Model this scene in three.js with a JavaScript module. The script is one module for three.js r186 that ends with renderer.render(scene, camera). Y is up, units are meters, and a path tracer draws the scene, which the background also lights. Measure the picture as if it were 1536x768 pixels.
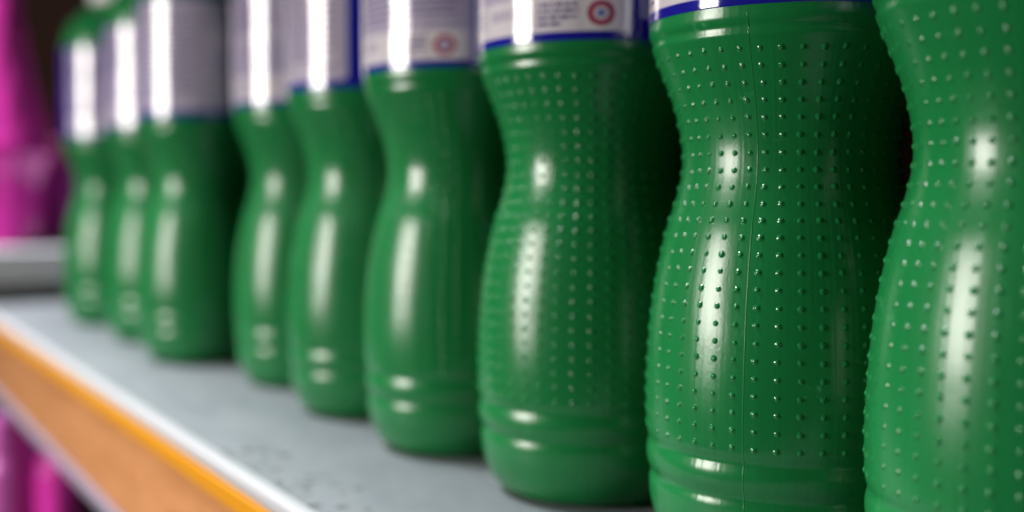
import * as THREE from 'three';
import { RoundedBoxGeometry } from 'three/addons/geometries/RoundedBoxGeometry.js';
import { mergeGeometries } from 'three/addons/utils/BufferGeometryUtils.js';
import { RectAreaLightUniformsLib } from 'three/addons/lights/RectAreaLightUniformsLib.js';

// ---------------------------------------------------------------- camera
// World: +x runs along the shelf towards the near end, +z points out of the
// shelf into the aisle, the shelf board's upper face is y = 0.
const scene = new THREE.Scene();
scene.background = new THREE.Color().setRGB(0.010, 0.009, 0.008);
const camera = new THREE.PerspectiveCamera(2 * Math.atan(384 / 1750) * 180 / Math.PI, 2, 0.02, 30);
const EYE = [0, 0.1005, 0.133];
camera.position.set(...EYE);
const YAW = 30.9 * Math.PI / 180, PITCH = 2.70 * Math.PI / 180;
const fwd = new THREE.Vector3(-Math.cos(YAW), 0, -Math.sin(YAW)).multiplyScalar(Math.cos(PITCH));
camera.lookAt(EYE[0] + fwd.x, EYE[1] - Math.sin(PITCH), EYE[2] + fwd.z);
camera.focus = 0.296;
camera.userData.fStop = 4.5;

const renderer = new THREE.WebGLRenderer({ antialias: true });
renderer.setSize(1024, 512);
renderer.toneMapping = THREE.LinearToneMapping;
renderer.toneMappingExposure = 1;
renderer.shadowMap.enabled = true;
RectAreaLightUniformsLib.init();

// ---------------------------------------------------------------- helpers
const taken = {};
function numbered(n) { const k = taken[n] = (taken[n] ?? -1) + 1; return k ? n + '_' + String(k).padStart(3, '0') : n; }
function tag(o, label, category, group) { o.userData.label = label; o.userData.category = category; if (group) o.userData.group = group; return o; }
function thing(name, label, category, [x, y, z] = [0, 0, 0], turn = 0, group) {
  const o = new THREE.Group(); o.name = numbered(name); o.position.set(x, y, z); o.rotation.y = turn;
  tag(o, label, category, group); scene.add(o); return o;
}
function part(name, geo, mat, parent) {
  const m = new THREE.Mesh(geo, mat); m.name = name; m.castShadow = m.receiveShadow = true; parent.add(m); return m;
}
function box(x0, x1, y0, y1, z0, z1, r = 0) {
  const w = x1 - x0, h = y1 - y0, d = z1 - z0;
  const g = r ? new RoundedBoxGeometry(w, h, d, 3, r) : new THREE.BoxGeometry(w, h, d);
  g.translate((x0 + x1) / 2, (y0 + y1) / 2, (z0 + z1) / 2); return g;
}
function rng(seed) { let s = seed >>> 0; return () => { s = (s + 0x6D2B79F5) >>> 0; let t = s; t = Math.imul(t ^ (t >>> 15), t | 1); t ^= t + Math.imul(t ^ (t >>> 7), t | 61); return ((t ^ (t >>> 14)) >>> 0) / 4294967296; }; }
function valueNoise(seed, nx, ny) {           // tiling value noise on an nx * ny lattice
  const r = rng(seed), g = Float32Array.from({ length: nx * ny }, r), s = (t) => t * t * (3 - 2 * t);
  return (u, v) => {
    const x = (u - Math.floor(u)) * nx, y = (v - Math.floor(v)) * ny, i = Math.floor(x) % nx, j = Math.floor(y) % ny, a = s(x - Math.floor(x)), b = s(y - Math.floor(y)), i1 = (i + 1) % nx, j1 = (j + 1) % ny;
    return (g[j * nx + i] * (1 - a) + g[j * nx + i1] * a) * (1 - b) + (g[j1 * nx + i] * (1 - a) + g[j1 * nx + i1] * a) * b;
  };
}
function dataTex(w, h, fn, srgb) {            // fn(u, v) -> grey 0..1 or [r, g, b]
  const d = new Uint8Array(w * h * 4);
  for (let j = 0; j < h; j++) for (let i = 0; i < w; i++) {
    const c = fn(i / w, j / h), k = (j * w + i) * 4, a = Array.isArray(c) ? c : [c, c, c];
    for (let q = 0; q < 3; q++) d[k + q] = Math.max(0, Math.min(255, Math.round(a[q] * 255)));
    d[k + 3] = 255;
  }
  const t = new THREE.DataTexture(d, w, h); t.wrapS = t.wrapT = THREE.RepeatWrapping; t.magFilter = THREE.LinearFilter; t.minFilter = THREE.LinearMipmapLinearFilter; t.generateMipmaps = true;
  if (srgb) t.colorSpace = THREE.SRGBColorSpace; t.needsUpdate = true; return t;
}
const lin = (r, g, b) => new THREE.Color().setRGB(r, g, b);

// ---------------------------------------------------------------- lamps
function panelLamp(name, label, at, aim, w, h, color, intensity, glow) {
  const t = thing(name, label, 'lamp', at); t.lookAt(...aim);
  part('housing', box(-w / 2 - 0.02, w / 2 + 0.02, -h / 2 - 0.02, h / 2 + 0.02, -0.05, -0.008, 0.006), new THREE.MeshStandardMaterial({ color: 0x8d8f90, roughness: 0.5, metalness: 0.4 }), t);
  part('diffuser', box(-w / 2, w / 2, -h / 2, h / 2, -0.0075, 0, 0), new THREE.MeshStandardMaterial({ color: 0xffffff, roughness: 0.6, emissive: color, emissiveIntensity: glow }), t);
  const l = new THREE.RectAreaLight(color, intensity, w, h); l.name = 'light'; l.position.set(0, 0, 0.004); l.rotation.y = Math.PI; t.add(l);
  return t;
}
panelLamp('wall_lamp', 'bright upright light panel across the aisle from the shelf', [-0.764, 0.34, 1.31], [-0.45, 0.1, -0.1], 0.46, 0.58, lin(1, 0.95, 0.88), 25, 1);
panelLamp('ceiling_lamp', 'wide ceiling light panel above the aisle', [-1.6, 1.9, 0.5], [-0.5, 0, -0.05], 1.0, 0.5, lin(0.96, 0.98, 1), 74, 1);

// ---------------------------------------------------------------- materials
const streakA = valueNoise(3, 300, 6), streakB = valueNoise(4, 90, 40), fineA = valueNoise(5, 512, 512), cloudA = valueNoise(6, 9, 7), cloudB = valueNoise(7, 23, 19);
const plasticBump = dataTex(1024, 512, (u, v) => 0.58 * cloudB(u, v) + 0.2 * cloudA(u, v) + 0.12 * streakA(u, v) + 0.06 * streakB(u, v) + 0.04 * fineA(u, v));
const plasticRough = dataTex(512, 512, (u, v) => { const q = 0.165 + 0.07 * cloudA(u, v) + 0.03 * streakA(u, v) + 0.03 * cloudB(u, v); return [0, q, 0]; });
const plasticMap = (() => {   // moulded green with faint scratches and rub marks
  const W = 1024, c = document.createElement('canvas'); c.width = c.height = W; const g = c.getContext('2d'), q = rng(91);
  g.fillStyle = '#17713a'; g.fillRect(0, 0, W, W);
  const im = g.getImageData(0, 0, W, W);
  for (let j = 0; j < W; j++) for (let i = 0; i < W; i++) { const k = (j * W + i) * 4, n = (cloudA(i / W, j / W) - 0.5) * 7 + (streakA(i / W, j / W) - 0.5) * 4 + (cloudB(i / W, j / W) - 0.5) * 4; im.data[k] += n * 0.4; im.data[k + 1] += n; im.data[k + 2] += n * 0.6; }
  g.putImageData(im, 0, 0);
  for (let i = 0; i < 90; i++) { g.strokeStyle = `rgba(150,190,160,${0.08 + 0.2 * q() * q()})`; g.lineWidth = 0.5 + q() * 0.8; const x = q() * W, y = q() * W, a = q() * 6.3, l = 6 + q() * 40; g.beginPath(); g.moveTo(x, y); g.quadraticCurveTo(x + l * 0.5 * Math.cos(a) + 3 * q(), y + l * 0.5 * Math.sin(a), x + l * Math.cos(a), y + l * Math.sin(a)); g.stroke(); }
  for (let i = 0; i < 26; i++) { const x = q() * W, y = q() * W; for (let k = 0; k < 9; k++) { g.fillStyle = `rgba(160,195,170,${0.06 + 0.12 * q()})`; g.beginPath(); g.ellipse(x + (q() - 0.5) * 22, y + (q() - 0.5) * 12, 1 + q() * 4, 0.6 + q() * 1.4, q() * 3, 0, 7); g.fill(); } }
  const t = new THREE.CanvasTexture(c); t.colorSpace = THREE.SRGBColorSpace; t.wrapS = t.wrapT = THREE.RepeatWrapping; return t;
})();
const green = new THREE.MeshPhysicalMaterial({ map: plasticMap, roughness: 1, roughnessMap: plasticRough, bumpMap: plasticBump, bumpScale: 0.0003, ior: 1.5 });
const greenDot = new THREE.MeshPhysicalMaterial({ color: lin(0.0085, 0.165, 0.042), roughness: 0.13, ior: 1.5 });
const capWhite = new THREE.MeshPhysicalMaterial({ color: lin(0.7, 0.7, 0.7), roughness: 0.35 });
const pink = new THREE.MeshPhysicalMaterial({ color: lin(0.82, 0.05, 0.48), roughness: 0.14, bumpMap: dataTex(256, 256, (u, v) => 0.7 * cloudB(u, v) + 0.3 * cloudA(u * 3, v * 3)), bumpScale: 0.004 });
const pinkPale = new THREE.MeshPhysicalMaterial({ color: lin(0.62, 0.13, 0.5), roughness: 0.25 });
const purple = new THREE.MeshPhysicalMaterial({ color: lin(0.28, 0.02, 0.22), roughness: 0.3 });

// ---------------------------------------------------------------- shelving
const X0 = -1.22, X1 = 0.45;
const grime = valueNoise(11, 60, 40), grime2 = valueNoise(12, 260, 180), sp = rng(13);
const specks = Array.from({ length: 260 }, () => [sp(), sp(), 0.0006 + sp() * sp() * 0.0022, sp()]);
const shelfMap = (() => {
  const W = 1792, H = 512, c = document.createElement('canvas'); c.width = W; c.height = H; const g = c.getContext('2d');
  g.fillStyle = '#797f84'; g.fillRect(0, 0, W, H);
  const im = g.getImageData(0, 0, W, H);
  for (let j = 0; j < H; j++) for (let i = 0; i < W; i++) { const k = (j * W + i) * 4, n = (grime(i / W, j / H) - 0.5) * 4 + (grime2(i / W, j / H) - 0.5) * 6; im.data[k] += n; im.data[k + 1] += n; im.data[k + 2] += n * 0.8; }
  g.putImageData(im, 0, 0);
  for (const [a, b, r, t] of specks) { g.fillStyle = `rgba(${60 + 40 * t},${55 + 35 * t},${50 + 30 * t},${0.35 + 0.4 * t})`; g.beginPath(); g.ellipse(a * W, b * H, r / 1.7 * W, r / 0.45 * H * 0.7, t * 3, 0, 7); g.fill(); }
  for (let i = 0; i < 46; i++) { const a = (-0.46 + 0.15 * sp() - X0) / 1.7, b = 1 - (0.006 + 0.024 * sp() * sp()) / 0.45, q = 0.0009 + 0.0022 * sp() * sp(); g.fillStyle = `rgba(45,38,32,${0.4 + 0.45 * sp()})`; g.beginPath(); g.ellipse(a * W, b * H, q / 1.7 * W * 1.3, q / 0.45 * H, 3 * sp(), 0, 7); g.fill(); }
  const t = new THREE.CanvasTexture(c); t.flipY = false; t.colorSpace = THREE.SRGBColorSpace; return t;
})();
const shelfRough = dataTex(512, 256, (u, v) => [0, 0.42 + 0.18 * grime(u, v) + 0.08 * grime2(u, v), 0]);
const shelfPaint = new THREE.MeshPhysicalMaterial({ map: shelfMap, roughnessMap: shelfRough, roughness: 1 });
const greyPaint = new THREE.MeshPhysicalMaterial({ color: lin(0.22, 0.23, 0.25), roughness: 0.45 });
const palePaint = new THREE.MeshPhysicalMaterial({ color: lin(0.55, 0.57, 0.61), roughness: 0.45 });
const whiteLip = new THREE.MeshPhysicalMaterial({ color: lin(0.5, 0.5, 0.52), roughness: 0.35 });
const lilac = new THREE.MeshPhysicalMaterial({ color: lin(0.27, 0.23, 0.3), roughness: 0.4 });
const orange = new THREE.MeshPhysicalMaterial({ color: lin(0.66, 0.27, 0.008), roughness: 0.4 });
const scuff = valueNoise(21, 240, 10), scuff2 = valueNoise(22, 40, 8);
const insertMap = dataTex(1024, 64, (u, v) => { const n = (scuff(u, v) - 0.5) * 0.05 + (scuff2(u, v) - 0.5) * 0.07; return [0.88 + n, 0.61 + n, 0.39 + n]; }, true);
const orangePaper = new THREE.MeshPhysicalMaterial({ map: insertMap, roughness: 0.55 });
const clear = new THREE.MeshPhysicalMaterial({ color: 0xffffff, transmission: 1, thickness: 0, roughness: 0.12, ior: 1.45 });
const darkSteel = new THREE.MeshStandardMaterial({ color: lin(0.012, 0.018, 0.015), roughness: 0.6 });
const brown = new THREE.MeshPhysicalMaterial({ color: lin(0.012, 0.005, 0.003), roughness: 0.95, specularIntensity: 0.15 });

{
  const s = thing('shelf', 'grey metal shelf with white lip and orange price rail under the green bottles', 'shelf');
  const g = box(X0, X1, -0.022, 0, -0.45, -0.0041);
  const p = g.attributes.position, uv = g.attributes.uv;
  for (let i = 0; i < p.count; i++) uv.setXY(i, (p.getX(i) - X0) / 1.7, (p.getZ(i) + 0.45) / 0.45);
  part('board', g, shelfPaint, s);
  part('front_lip', box(X0, X1, -0.0055, 0.0010, -0.004, 0.0025, 0.0018), whiteLip, s);
  const rail = part('price_rail', box(X0, X1, -0.062, -0.0057, -0.004, -0.001), greyPaint, s);
  part('orange_edge', box(X0, X1, -0.0142, -0.0057, -0.0008, 0.0030, 0.001), orange, rail);
  part('price_insert', box(X0, X1, -0.0605, -0.0144, -0.0008, 0.0002), orangePaper, rail);
  part('clear_cover', new THREE.PlaneGeometry(X1 - X0, 0.0455).translate((X0 + X1) / 2, -0.0374, 0.0022), clear, rail);
  part('bottom_edge', box(X0, X1, -0.069, -0.0608, -0.004, 0.0035, 0.0018), lilac, rail);
}
{
  const s = thing('upper_shelf', 'grey shelf board above the green bottles', 'shelf');
  part('board', box(-1.235, X1, 0.345, 0.367, -0.45, -0.0041), greyPaint, s);
  part('front_lip', box(-1.235, X1, 0.300, 0.368, -0.004, 0.002, 0.0018), whiteLip, s);
}
{
  const s = thing('lower_shelf', 'lower grey shelf holding the pink bottles beneath the price rail', 'shelf');
  part('board', box(-2.25, X1, -0.432, -0.41, -0.45, 0.02), greyPaint, s);
}
{
  const s = thing('far_shelf', 'pale grey shelf behind the last green bottle, carrying pink bottles', 'shelf');
  part('board', box(-2.25, -1.3, 0.013, 0.0505, -0.45, 0.0, 0.004), palePaint, s);
}
{
  const s = thing('side_panel', 'dark upright panel at the far end of the green bottles shelf', 'panel');
  part('plate', box(-1.27, -1.25, -0.95, 0.011, -0.45, -0.01), darkSteel, s);
}
{
  const o = part('back_wall', box(-2.3, 0.5, -0.95, 0.75, -0.49, -0.455), brown, scene); o.userData.kind = 'structure';
  const e = part('end_wall', box(-2.34, -2.305, -0.95, 0.75, -0.49, 0.4), brown, scene); e.userData.kind = 'structure';
}

// ---------------------------------------------------------------- green bottle
const PROFILE = [[0.0300, 0.0], [0.0330, 0.0012], [0.0357, 0.0042], [0.0377, 0.0080], [0.0390, 0.0120], [0.0396, 0.0150], [0.0399, 0.0190], [0.0402, 0.0240], [0.0405, 0.0300], [0.0408, 0.0370], [0.04095, 0.0443], [0.0408, 0.0510], [0.0404, 0.0584],
  [0.0398, 0.0665], [0.0388, 0.0749], [0.0372, 0.0840], [0.0350, 0.0935], [0.0330, 0.0995], [0.0318, 0.1040], [0.0310, 0.1080], [0.0307, 0.1120], [0.0309, 0.1160], [0.0316, 0.1205], [0.0330, 0.1265], [0.0349, 0.1320], [0.0369, 0.1370], [0.0385, 0.1410], [0.0397, 0.1445], [0.0402, 0.1480], [0.0404, 0.1515],
  [0.0404, 0.16], [0.0404, 0.19], [0.0404, 0.2225], [0.0400, 0.2275], [0.0386, 0.2345], [0.0350, 0.2425], [0.0290, 0.2500], [0.0224, 0.2560], [0.0182, 0.2590], [0.0168, 0.2615]];
const curve = new THREE.CatmullRomCurve3(PROFILE.map(([r, h]) => new THREE.Vector3(r, h, 0)), false, 'centripetal');
const smooth = curve.getPoints(700);
function radiusAt(h) { let lo = 0, hi = smooth.length - 1; while (hi - lo > 1) { const m = (lo + hi) >> 1; smooth[m].y <= h ? lo = m : hi = m; } const a = smooth[lo], b = smooth[hi]; return a.x + (b.x - a.x) * (h - a.y) / Math.max(1e-9, b.y - a.y); }
const groove = (h, at, depth, w) => depth * Math.exp(-(((h - at) / w) ** 2));
function detail(h) {
  return -groove(h, 0.0318, 0.0006, 0.0016) - groove(h, 0.0222, 0.0008, 0.0017) - groove(h, 0.1455, 0.0007, 0.0008)
    + groove(h, 0.0270, 0.0003, 0.0026) + groove(h, 0.1437, 0.0002, 0.0010) + groove(h, 0.1482, 0.0003, 0.0019);
}
const bodyPts = [new THREE.Vector2(0.0001, 0.004), new THREE.Vector2(0.018, 0.003), new THREE.Vector2(0.0245, 0.0006), new THREE.Vector2(0.0282, 0.00005)];
for (let i = 0; i <= 260; i++) {
  const h = i / 260; let y;
  if (i <= 8) y = 0.0045 * (1 - Math.cos(h * 260 / 8 * Math.PI / 2)); else y = 0.0045 + (0.2615 - 0.0045) * (i - 8) / 252;
  bodyPts.push(new THREE.Vector2(radiusAt(y) + detail(y), y));
}
const bodyGeo = new THREE.LatheGeometry(bodyPts, 120);

function dotField() {
  const COLS = 44, ROWS = 25, R = 0.00108, Hh = 0.00050, SEG = 9, pos = [], nor = [], idx = [];
  const rings = [1, 0.78, 0.56, 0.34, 0.14];
  // rows at even steps along the surface
  const hs = []; { let h = 0.0358, acc = 0, step = 0.00462; hs.push(h); while (hs.length < ROWS) { const a = radiusAt(h), b = radiusAt(h + 0.0001); acc += Math.hypot(b - a, 0.0001); h += 0.0001; if (acc >= step) { acc -= step; hs.push(h); } } }
  const q = rng(77), n = new THREE.Vector3(), t1 = new THREE.Vector3(), t2 = new THREE.Vector3(), c = new THREE.Vector3(), v = new THREE.Vector3(), w = new THREE.Vector3();
  for (const h of hs) for (let k = 0; k < COLS; k++) {
    if (h > 0.1425) continue;
    const a = (k + 0.5) / COLS * Math.PI * 2 + (q() - 0.5) * 0.006, hh = h + (q() - 0.5) * 0.0002, r = radiusAt(hh) + detail(hh), dr = (radiusAt(hh + 0.0005) - radiusAt(hh - 0.0005)) / 0.001;
    const size = 0.9 + 0.2 * q();
    n.set(Math.sin(a), -dr, Math.cos(a)).normalize(); t1.set(Math.cos(a), 0, -Math.sin(a)); t2.crossVectors(n, t1);
    c.set(r * Math.sin(a), hh, r * Math.cos(a)).addScaledVector(n, -0.00008);
    const base = pos.length / 3;
    for (const f of rings) for (let s = 0; s < SEG; s++) {
      const e = s / SEG * 2 * Math.PI, cs = Math.cos(e), sn = Math.sin(e), z = Hh * size * Math.cos(f * Math.PI / 2) ** 1.25, sl = Hh * size * 1.25 * Math.cos(f * Math.PI / 2) ** 0.25 * Math.sin(f * Math.PI / 2) * Math.PI / 2 / (R * size);
      v.copy(c).addScaledVector(t1, R * size * f * cs).addScaledVector(t2, R * size * f * sn).addScaledVector(n, z);
      w.copy(n).addScaledVector(t1, sl * cs).addScaledVector(t2, sl * sn).normalize();
      pos.push(v.x, v.y, v.z); nor.push(w.x, w.y, w.z);
    }
    v.copy(c).addScaledVector(n, Hh * size); pos.push(v.x, v.y, v.z); nor.push(n.x, n.y, n.z);
    for (let g = 0; g < rings.length - 1; g++) for (let s = 0; s < SEG; s++) { const A = base + g * SEG + s, B = base + g * SEG + (s + 1) % SEG; idx.push(A, B, A + SEG, B, B + SEG, A + SEG); }
    for (let s = 0; s < SEG; s++) idx.push(base + (rings.length - 1) * SEG + s, base + (rings.length - 1) * SEG + (s + 1) % SEG, base + rings.length * SEG);
  }
  const g = new THREE.BufferGeometry(); g.setAttribute('position', new THREE.Float32BufferAttribute(pos, 3)); g.setAttribute('normal', new THREE.Float32BufferAttribute(nor, 3)); g.setIndex(idx);
  g.setAttribute('uv', new THREE.Float32BufferAttribute(new Float32Array(pos.length / 3 * 2), 2));
  return g;
}
const dotGeo = dotField();

// mould seam: a thin raised line down each side, angle measured from +z
function seamStrip(a) {
  const pos = [], idx = [], prof = [[-0.00034, -0.0001], [-0.00008, 0.00009], [0.00008, 0.00009], [0.00034, -0.0001]];
  let n = 0;
  for (let h = 0.006; h <= 0.149; h += 0.0012) {
    const r = radiusAt(h) + detail(h);
    for (const [o, d] of prof) pos.push((r + d) * Math.sin(a) + o * Math.cos(a), h, (r + d) * Math.cos(a) - o * Math.sin(a));
    if (n) for (let k = 0; k < 3; k++) { const A = (n - 1) * 4 + k, B = n * 4 + k; idx.push(A, A + 1, B, A + 1, B + 1, B); }
    n++;
  }
  const g = new THREE.BufferGeometry(); g.setAttribute('position', new THREE.Float32BufferAttribute(pos, 3)); g.setIndex(idx); g.computeVertexNormals();
  g.setAttribute('uv', new THREE.Float32BufferAttribute(new Float32Array(pos.length / 3 * 2), 2)); return g;
}
const seamGeo = [0, Math.PI].map(seamStrip);

// label print: u runs round the bottle, 360 degrees = 2048 px; 0.0725 m tall = 640 px
const labelMap = (() => {
  const W = 2048, H = 640, c = document.createElement('canvas'); c.width = W; c.height = H; const g = c.getContext('2d'), D = W / 360, r = rng(31);
  g.fillStyle = '#1a1a8c'; g.fillRect(0, 0, W, H);
  const rr = (x, y, w, h, q) => { g.beginPath(); g.roundRect(x, y, w, h, q); g.fill(); };
  // illegible fine print: broken rows of short strokes
  const lines = (x, y, w, n, step, hgt, col) => { g.fillStyle = col; for (let i = 0; i < n; i++) { let q = x; const end = x + w * (i === n - 1 ? 0.6 : 0.94 + 0.06 * r()); while (q < end) { const l = 6 + r() * 26; g.fillRect(q, y + i * step, Math.min(l, end - q), hgt); q += l + 5; } } };
  // large back panel, 0..126 degrees
  g.fillStyle = '#aaa1b6'; rr(2 * D, 14, 126 * D, 602, 10);
  g.fillStyle = '#8f88a4'; g.fillRect(6 * D, 30, 118 * D, 44);
  lines(6 * D, 96, 56 * D, 9, 24, 13, '#4e4672'); lines(66 * D, 96, 58 * D, 9, 24, 13, '#4e4672');
  g.fillStyle = '#9d95ac'; g.fillRect(6 * D, 326, 118 * D, 6);
  lines(6 * D, 344, 118 * D, 7, 22, 8, '#544c78');
  g.fillStyle = '#cac3c9'; rr(5 * D, 516, 121 * D, 98, 8);
  lines(9 * D, 530, 40 * D, 4, 19, 9, '#6d6488'); lines(54 * D, 540, 26 * D, 1, 25, 30, '#a89fb0'); lines(84 * D, 534, 20 * D, 4, 18, 10, '#5f5680');
  // round red emblem with a pale centre
  const ex = 113.5 * D, ey = 566; g.fillStyle = '#d8d3d3'; rr(ex - 44, ey - 46, 88, 92, 8);
  g.fillStyle = '#a04a62'; g.beginPath(); g.arc(ex, ey, 36, 0, 7); g.fill(); g.fillStyle = '#d9c4cc'; g.beginPath(); g.arc(ex, ey, 19, 0, 7); g.fill(); g.fillStyle = '#5d7fb0'; g.beginPath(); g.arc(ex, ey, 11, 0, 7); g.fill();
  // narrow panel with dark blocks, 131..156 degrees
  g.fillStyle = '#c8c1c8'; rr(131 * D, 20, 25 * D, 560, 12);
  for (let i = 0; i < 5; i++) { g.fillStyle = i % 2 ? '#6e6486' : '#3c3158'; rr(135 * D, 44 + i * 104, 17 * D, 70, 6); }
  // second text panel, 178..246 degrees
  g.fillStyle = '#b0a7b8'; rr(160 * D, 18, 84 * D, 590, 22); lines(166 * D, 60, 50 * D, 17, 30, 11, '#463e6a'); g.fillStyle = '#8a8098'; rr(221 * D, 60, 18 * D, 500, 16); g.fillStyle = '#b9b0be'; rr(223 * D, 74, 14 * D, 472, 12); lines(225 * D, 100, 10 * D, 14, 31, 13, '#5c5478');
  // wide blue front with a pale oval
  g.fillStyle = '#dcd8de'; g.beginPath(); g.ellipse(303 * D, 300, 36 * D, 210, 0, 0, 7); g.fill(); g.fillStyle = '#2a2aa8'; rr(276 * D, 250, 54 * D, 90, 20);
  const t = new THREE.CanvasTexture(c); t.colorSpace = THREE.SRGBColorSpace; t.wrapS = THREE.RepeatWrapping; t.anisotropy = 8; return t;
})();
const wrinkA = valueNoise(41, 22, 5), wrinkB = valueNoise(42, 60, 9);
const labelBump = dataTex(512, 128, (u, v) => 0.7 * wrinkA(u, v) + 0.3 * wrinkB(u, v));
const labelMat = new THREE.MeshPhysicalMaterial({ map: labelMap, roughness: 0.12, ior: 1.5, clearcoat: 1, clearcoatRoughness: 0.05, bumpMap: labelBump, bumpScale: 0.00045 });
const labelGeo = new THREE.LatheGeometry([[0.0405, 0.1508], [0.0407, 0.1511], [0.04075, 0.1528], [0.0408, 0.187], [0.04075, 0.2220], [0.0406, 0.2228], [0.0403, 0.2230]].map((p) => new THREE.Vector2(...p)), 120);
{ const p = labelGeo.attributes.position, uv = labelGeo.attributes.uv; for (let i = 0; i < p.count; i++) uv.setY(i, (p.getY(i) - 0.1508) / 0.0722); }
const capGeo = new THREE.LatheGeometry([[0, 0.2905], [0.0135, 0.2905], [0.0152, 0.2893], [0.0158, 0.287], [0.0178, 0.2655], [0.0180, 0.2622], [0.0172, 0.2616], [0.0160, 0.2616]].reverse().map((p) => new THREE.Vector2(...p)), 64);

function makeBottle(name, label) {
  const t = thing(name, label, 'bottle', [0, 0, 0], 0, 'green bottles in a row on the shelf');
  const body = part('body', bodyGeo, green, t);
  const d = part('raised_dots', dotGeo, greenDot, body); d.userData.kind = 'stuff';
  for (const s of seamGeo) part('mould_seam', s, green, body);
  part('label', labelGeo, labelMat, t);
  part('cap', capGeo, capWhite, t);
  return t;
}
const ROW = [   // x, z, degrees turned, label
  [-0.1661, -0.1113, 40, 'nearest green dotted bottle, cut off by the right edge of the picture'],
  [-0.2480, -0.1089, 0, 'second green bottle from the right, in sharp focus with a seam line beside its highlight'],
  [-0.3360, -0.1019, 0, 'green bottle third from the right, red round emblem above its blue label edge'],
  [-0.4246, -0.0980, 0, 'green bottle fourth from the right, blurred red emblem by a bright label highlight'],
  [-0.5182, -0.0993, 0, 'green bottle in the middle of the row, fifth from the right, dark blue label side'],
  [-0.6205, -0.1056, 0, 'narrow visible green bottle set back just left of the middle one'],
  [-0.7400, -0.0812, 0, 'third green bottle from the far left end, standing nearer the shelf edge'],
  [-0.8649, -0.0867, 0, 'second green bottle from the far left end, strongly blurred'],
  [-1.0011, -0.0831, 0, 'farthest green bottle at the left end of the row, beside the pink bottles'],
];
// a lathe puts angle 0 at +z and u = 0 there; toCam is the heading from a bottle to the lens
const proto = makeBottle('green_bottle', ROW[0][3]);
const lean = rng(55);
const LABEL_AT = [90, 100, 111, 123, 260, 84, 222, 70, 60];   // label degrees that face the lens
const SEAM_TURN = [30, -16, 60, 50, 80, 20, 70, 40, 60];
ROW.forEach(([x, z, , label], i) => {
  const o = i ? proto.clone() : proto;
  if (i) { o.name = numbered('green_bottle'); scene.add(o); }
  o.userData.label = label;
  o.position.set(x, i > 1 ? 0.0002 : 0, z);
  const toCam = Math.atan2(EYE[0] - x, EYE[2] - z), rad = Math.PI / 180;
  o.rotation.set(0, toCam + SEAM_TURN[i] * rad, i > 1 ? (lean() - 0.5) * 0.012 : 0);
  o.children.find((c) => c.name === 'label').rotation.set(0, (-SEAM_TURN[i] - LABEL_AT[i]) * rad, 0);
});

// ---------------------------------------------------------------- pink and purple stock
const pinkPts = [[0.0001, 0], [0.037, 0], [0.0405, 0.003], [0.0418, 0.01], [0.0420, 0.055], [0.0428, 0.068], [0.0455, 0.080], [0.0505, 0.090], [0.0550, 0.099], [0.0560, 0.106], [0.0540, 0.118], [0.0485, 0.14], [0.040, 0.175], [0.0325, 0.21], [0.0265, 0.25], [0.0215, 0.28], [0.0185, 0.30], [0.0170, 0.306], [0.0155, 0.309]];
const pinkGeo = new THREE.LatheGeometry(new THREE.SplineCurve(pinkPts.map((p) => new THREE.Vector2(...p))).getPoints(90), 64);
const pinkBand = new THREE.LatheGeometry([[0.0448, 0.012], [0.0450, 0.013], [0.0450, 0.030], [0.0448, 0.031]].map((p) => new THREE.Vector2(...p)), 64);
const pinkCap = new THREE.LatheGeometry([[0.0150, 0.3085], [0.0185, 0.3088], [0.0190, 0.311], [0.0180, 0.338], [0.016, 0.340], [0, 0.340]].map((p) => new THREE.Vector2(...p)), 48);
function pinkBottle(label, at) {
  const t = thing('pink_bottle', label, 'bottle', at, 0, undefined);
  part('body', pinkGeo, pink, t); part('cap', pinkCap, pinkPale, t); return t;
}
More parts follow.
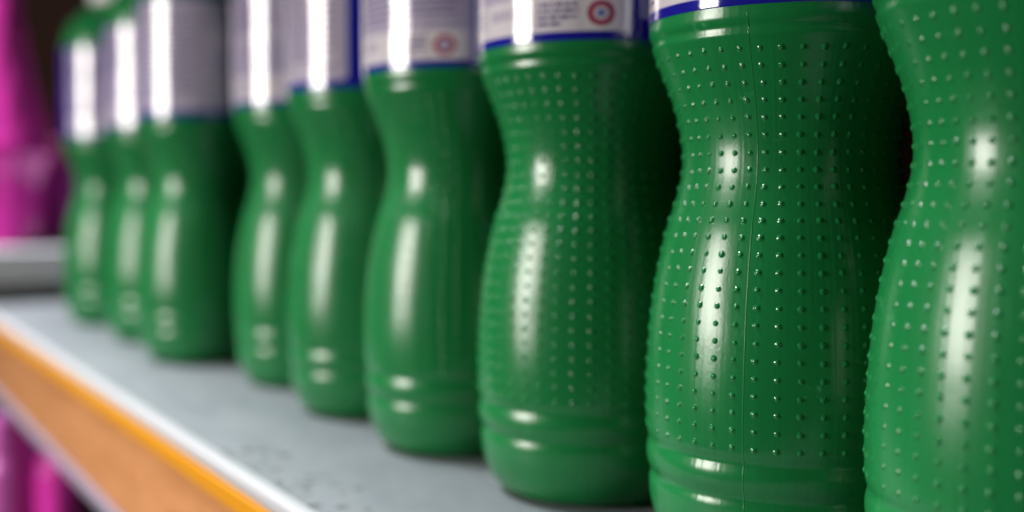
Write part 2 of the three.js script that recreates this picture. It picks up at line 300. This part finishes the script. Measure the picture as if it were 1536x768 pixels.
pinkBottle('tall pink bottle narrowing upward on the far shelf at the top left', [-1.408, 0.0505, -0.046]);
const slimPts = [[0.0001, 0], [0.0175, 0], [0.0192, 0.002], [0.0196, 0.006], [0.0196, 0.12], [0.0196, 0.272], [0.0190, 0.281], [0.0165, 0.289], [0.0135, 0.293], [0.0125, 0.294]];
const slimGeo = new THREE.LatheGeometry(slimPts.map((p) => new THREE.Vector2(...p)), 48);
const slimCap = new THREE.LatheGeometry([[0.0120, 0.2936], [0.0150, 0.2940], [0.0152, 0.296], [0.0145, 0.324], [0.013, 0.326], [0, 0.326]].map((p) => new THREE.Vector2(...p)), 40);
function slimBottle(name, label, at, m, cm) { const t = thing(name, label, 'bottle', at, 0, 'slim bottles on the lower shelf'); part('body', slimGeo, m, t); part('cap', slimCap, cm, t); }
slimBottle('slim_bottle', 'slim pink bottle under the price rail, cut off by the left edge', [-1.082, -0.41, -0.0045], pinkPale, pinkPale);
slimBottle('slim_bottle', 'slim pink bottle under the price rail, right of the other pink one', [-1.060, -0.41, -0.045], pink, pink);
slimBottle('slim_bottle', 'dark purple slim bottle showing between two pink ones under the price rail', [-1.134, -0.41, -0.033], purple, purple);
slimBottle('slim_bottle', 'dark green slim bottle at the right end of the lower shelf bottles', [-1.1126, -0.41, -0.072], green, green);
{
  const t = thing('purple_tub', 'dark purple tub between the tall pink bottle and the last green bottle', 'tub', [-1.462, 0.0505, -0.118]);
  part('body', new THREE.LatheGeometry(new THREE.SplineCurve([[0.0001, 0], [0.031, 0], [0.0345, 0.003], [0.035, 0.01], [0.035, 0.08], [0.033, 0.092], [0.030, 0.097]].map((p) => new THREE.Vector2(...p))).getPoints(50), 48), purple, t);
  part('lid', new THREE.LatheGeometry([[0.028, 0.0972], [0.0335, 0.0975], [0.034, 0.099], [0.0335, 0.118], [0.032, 0.120], [0, 0.120]].map((p) => new THREE.Vector2(...p)), 48), new THREE.MeshPhysicalMaterial({ color: lin(0.35, 0.08, 0.2), roughness: 0.3 }), t);
}

renderer.render(scene, camera);
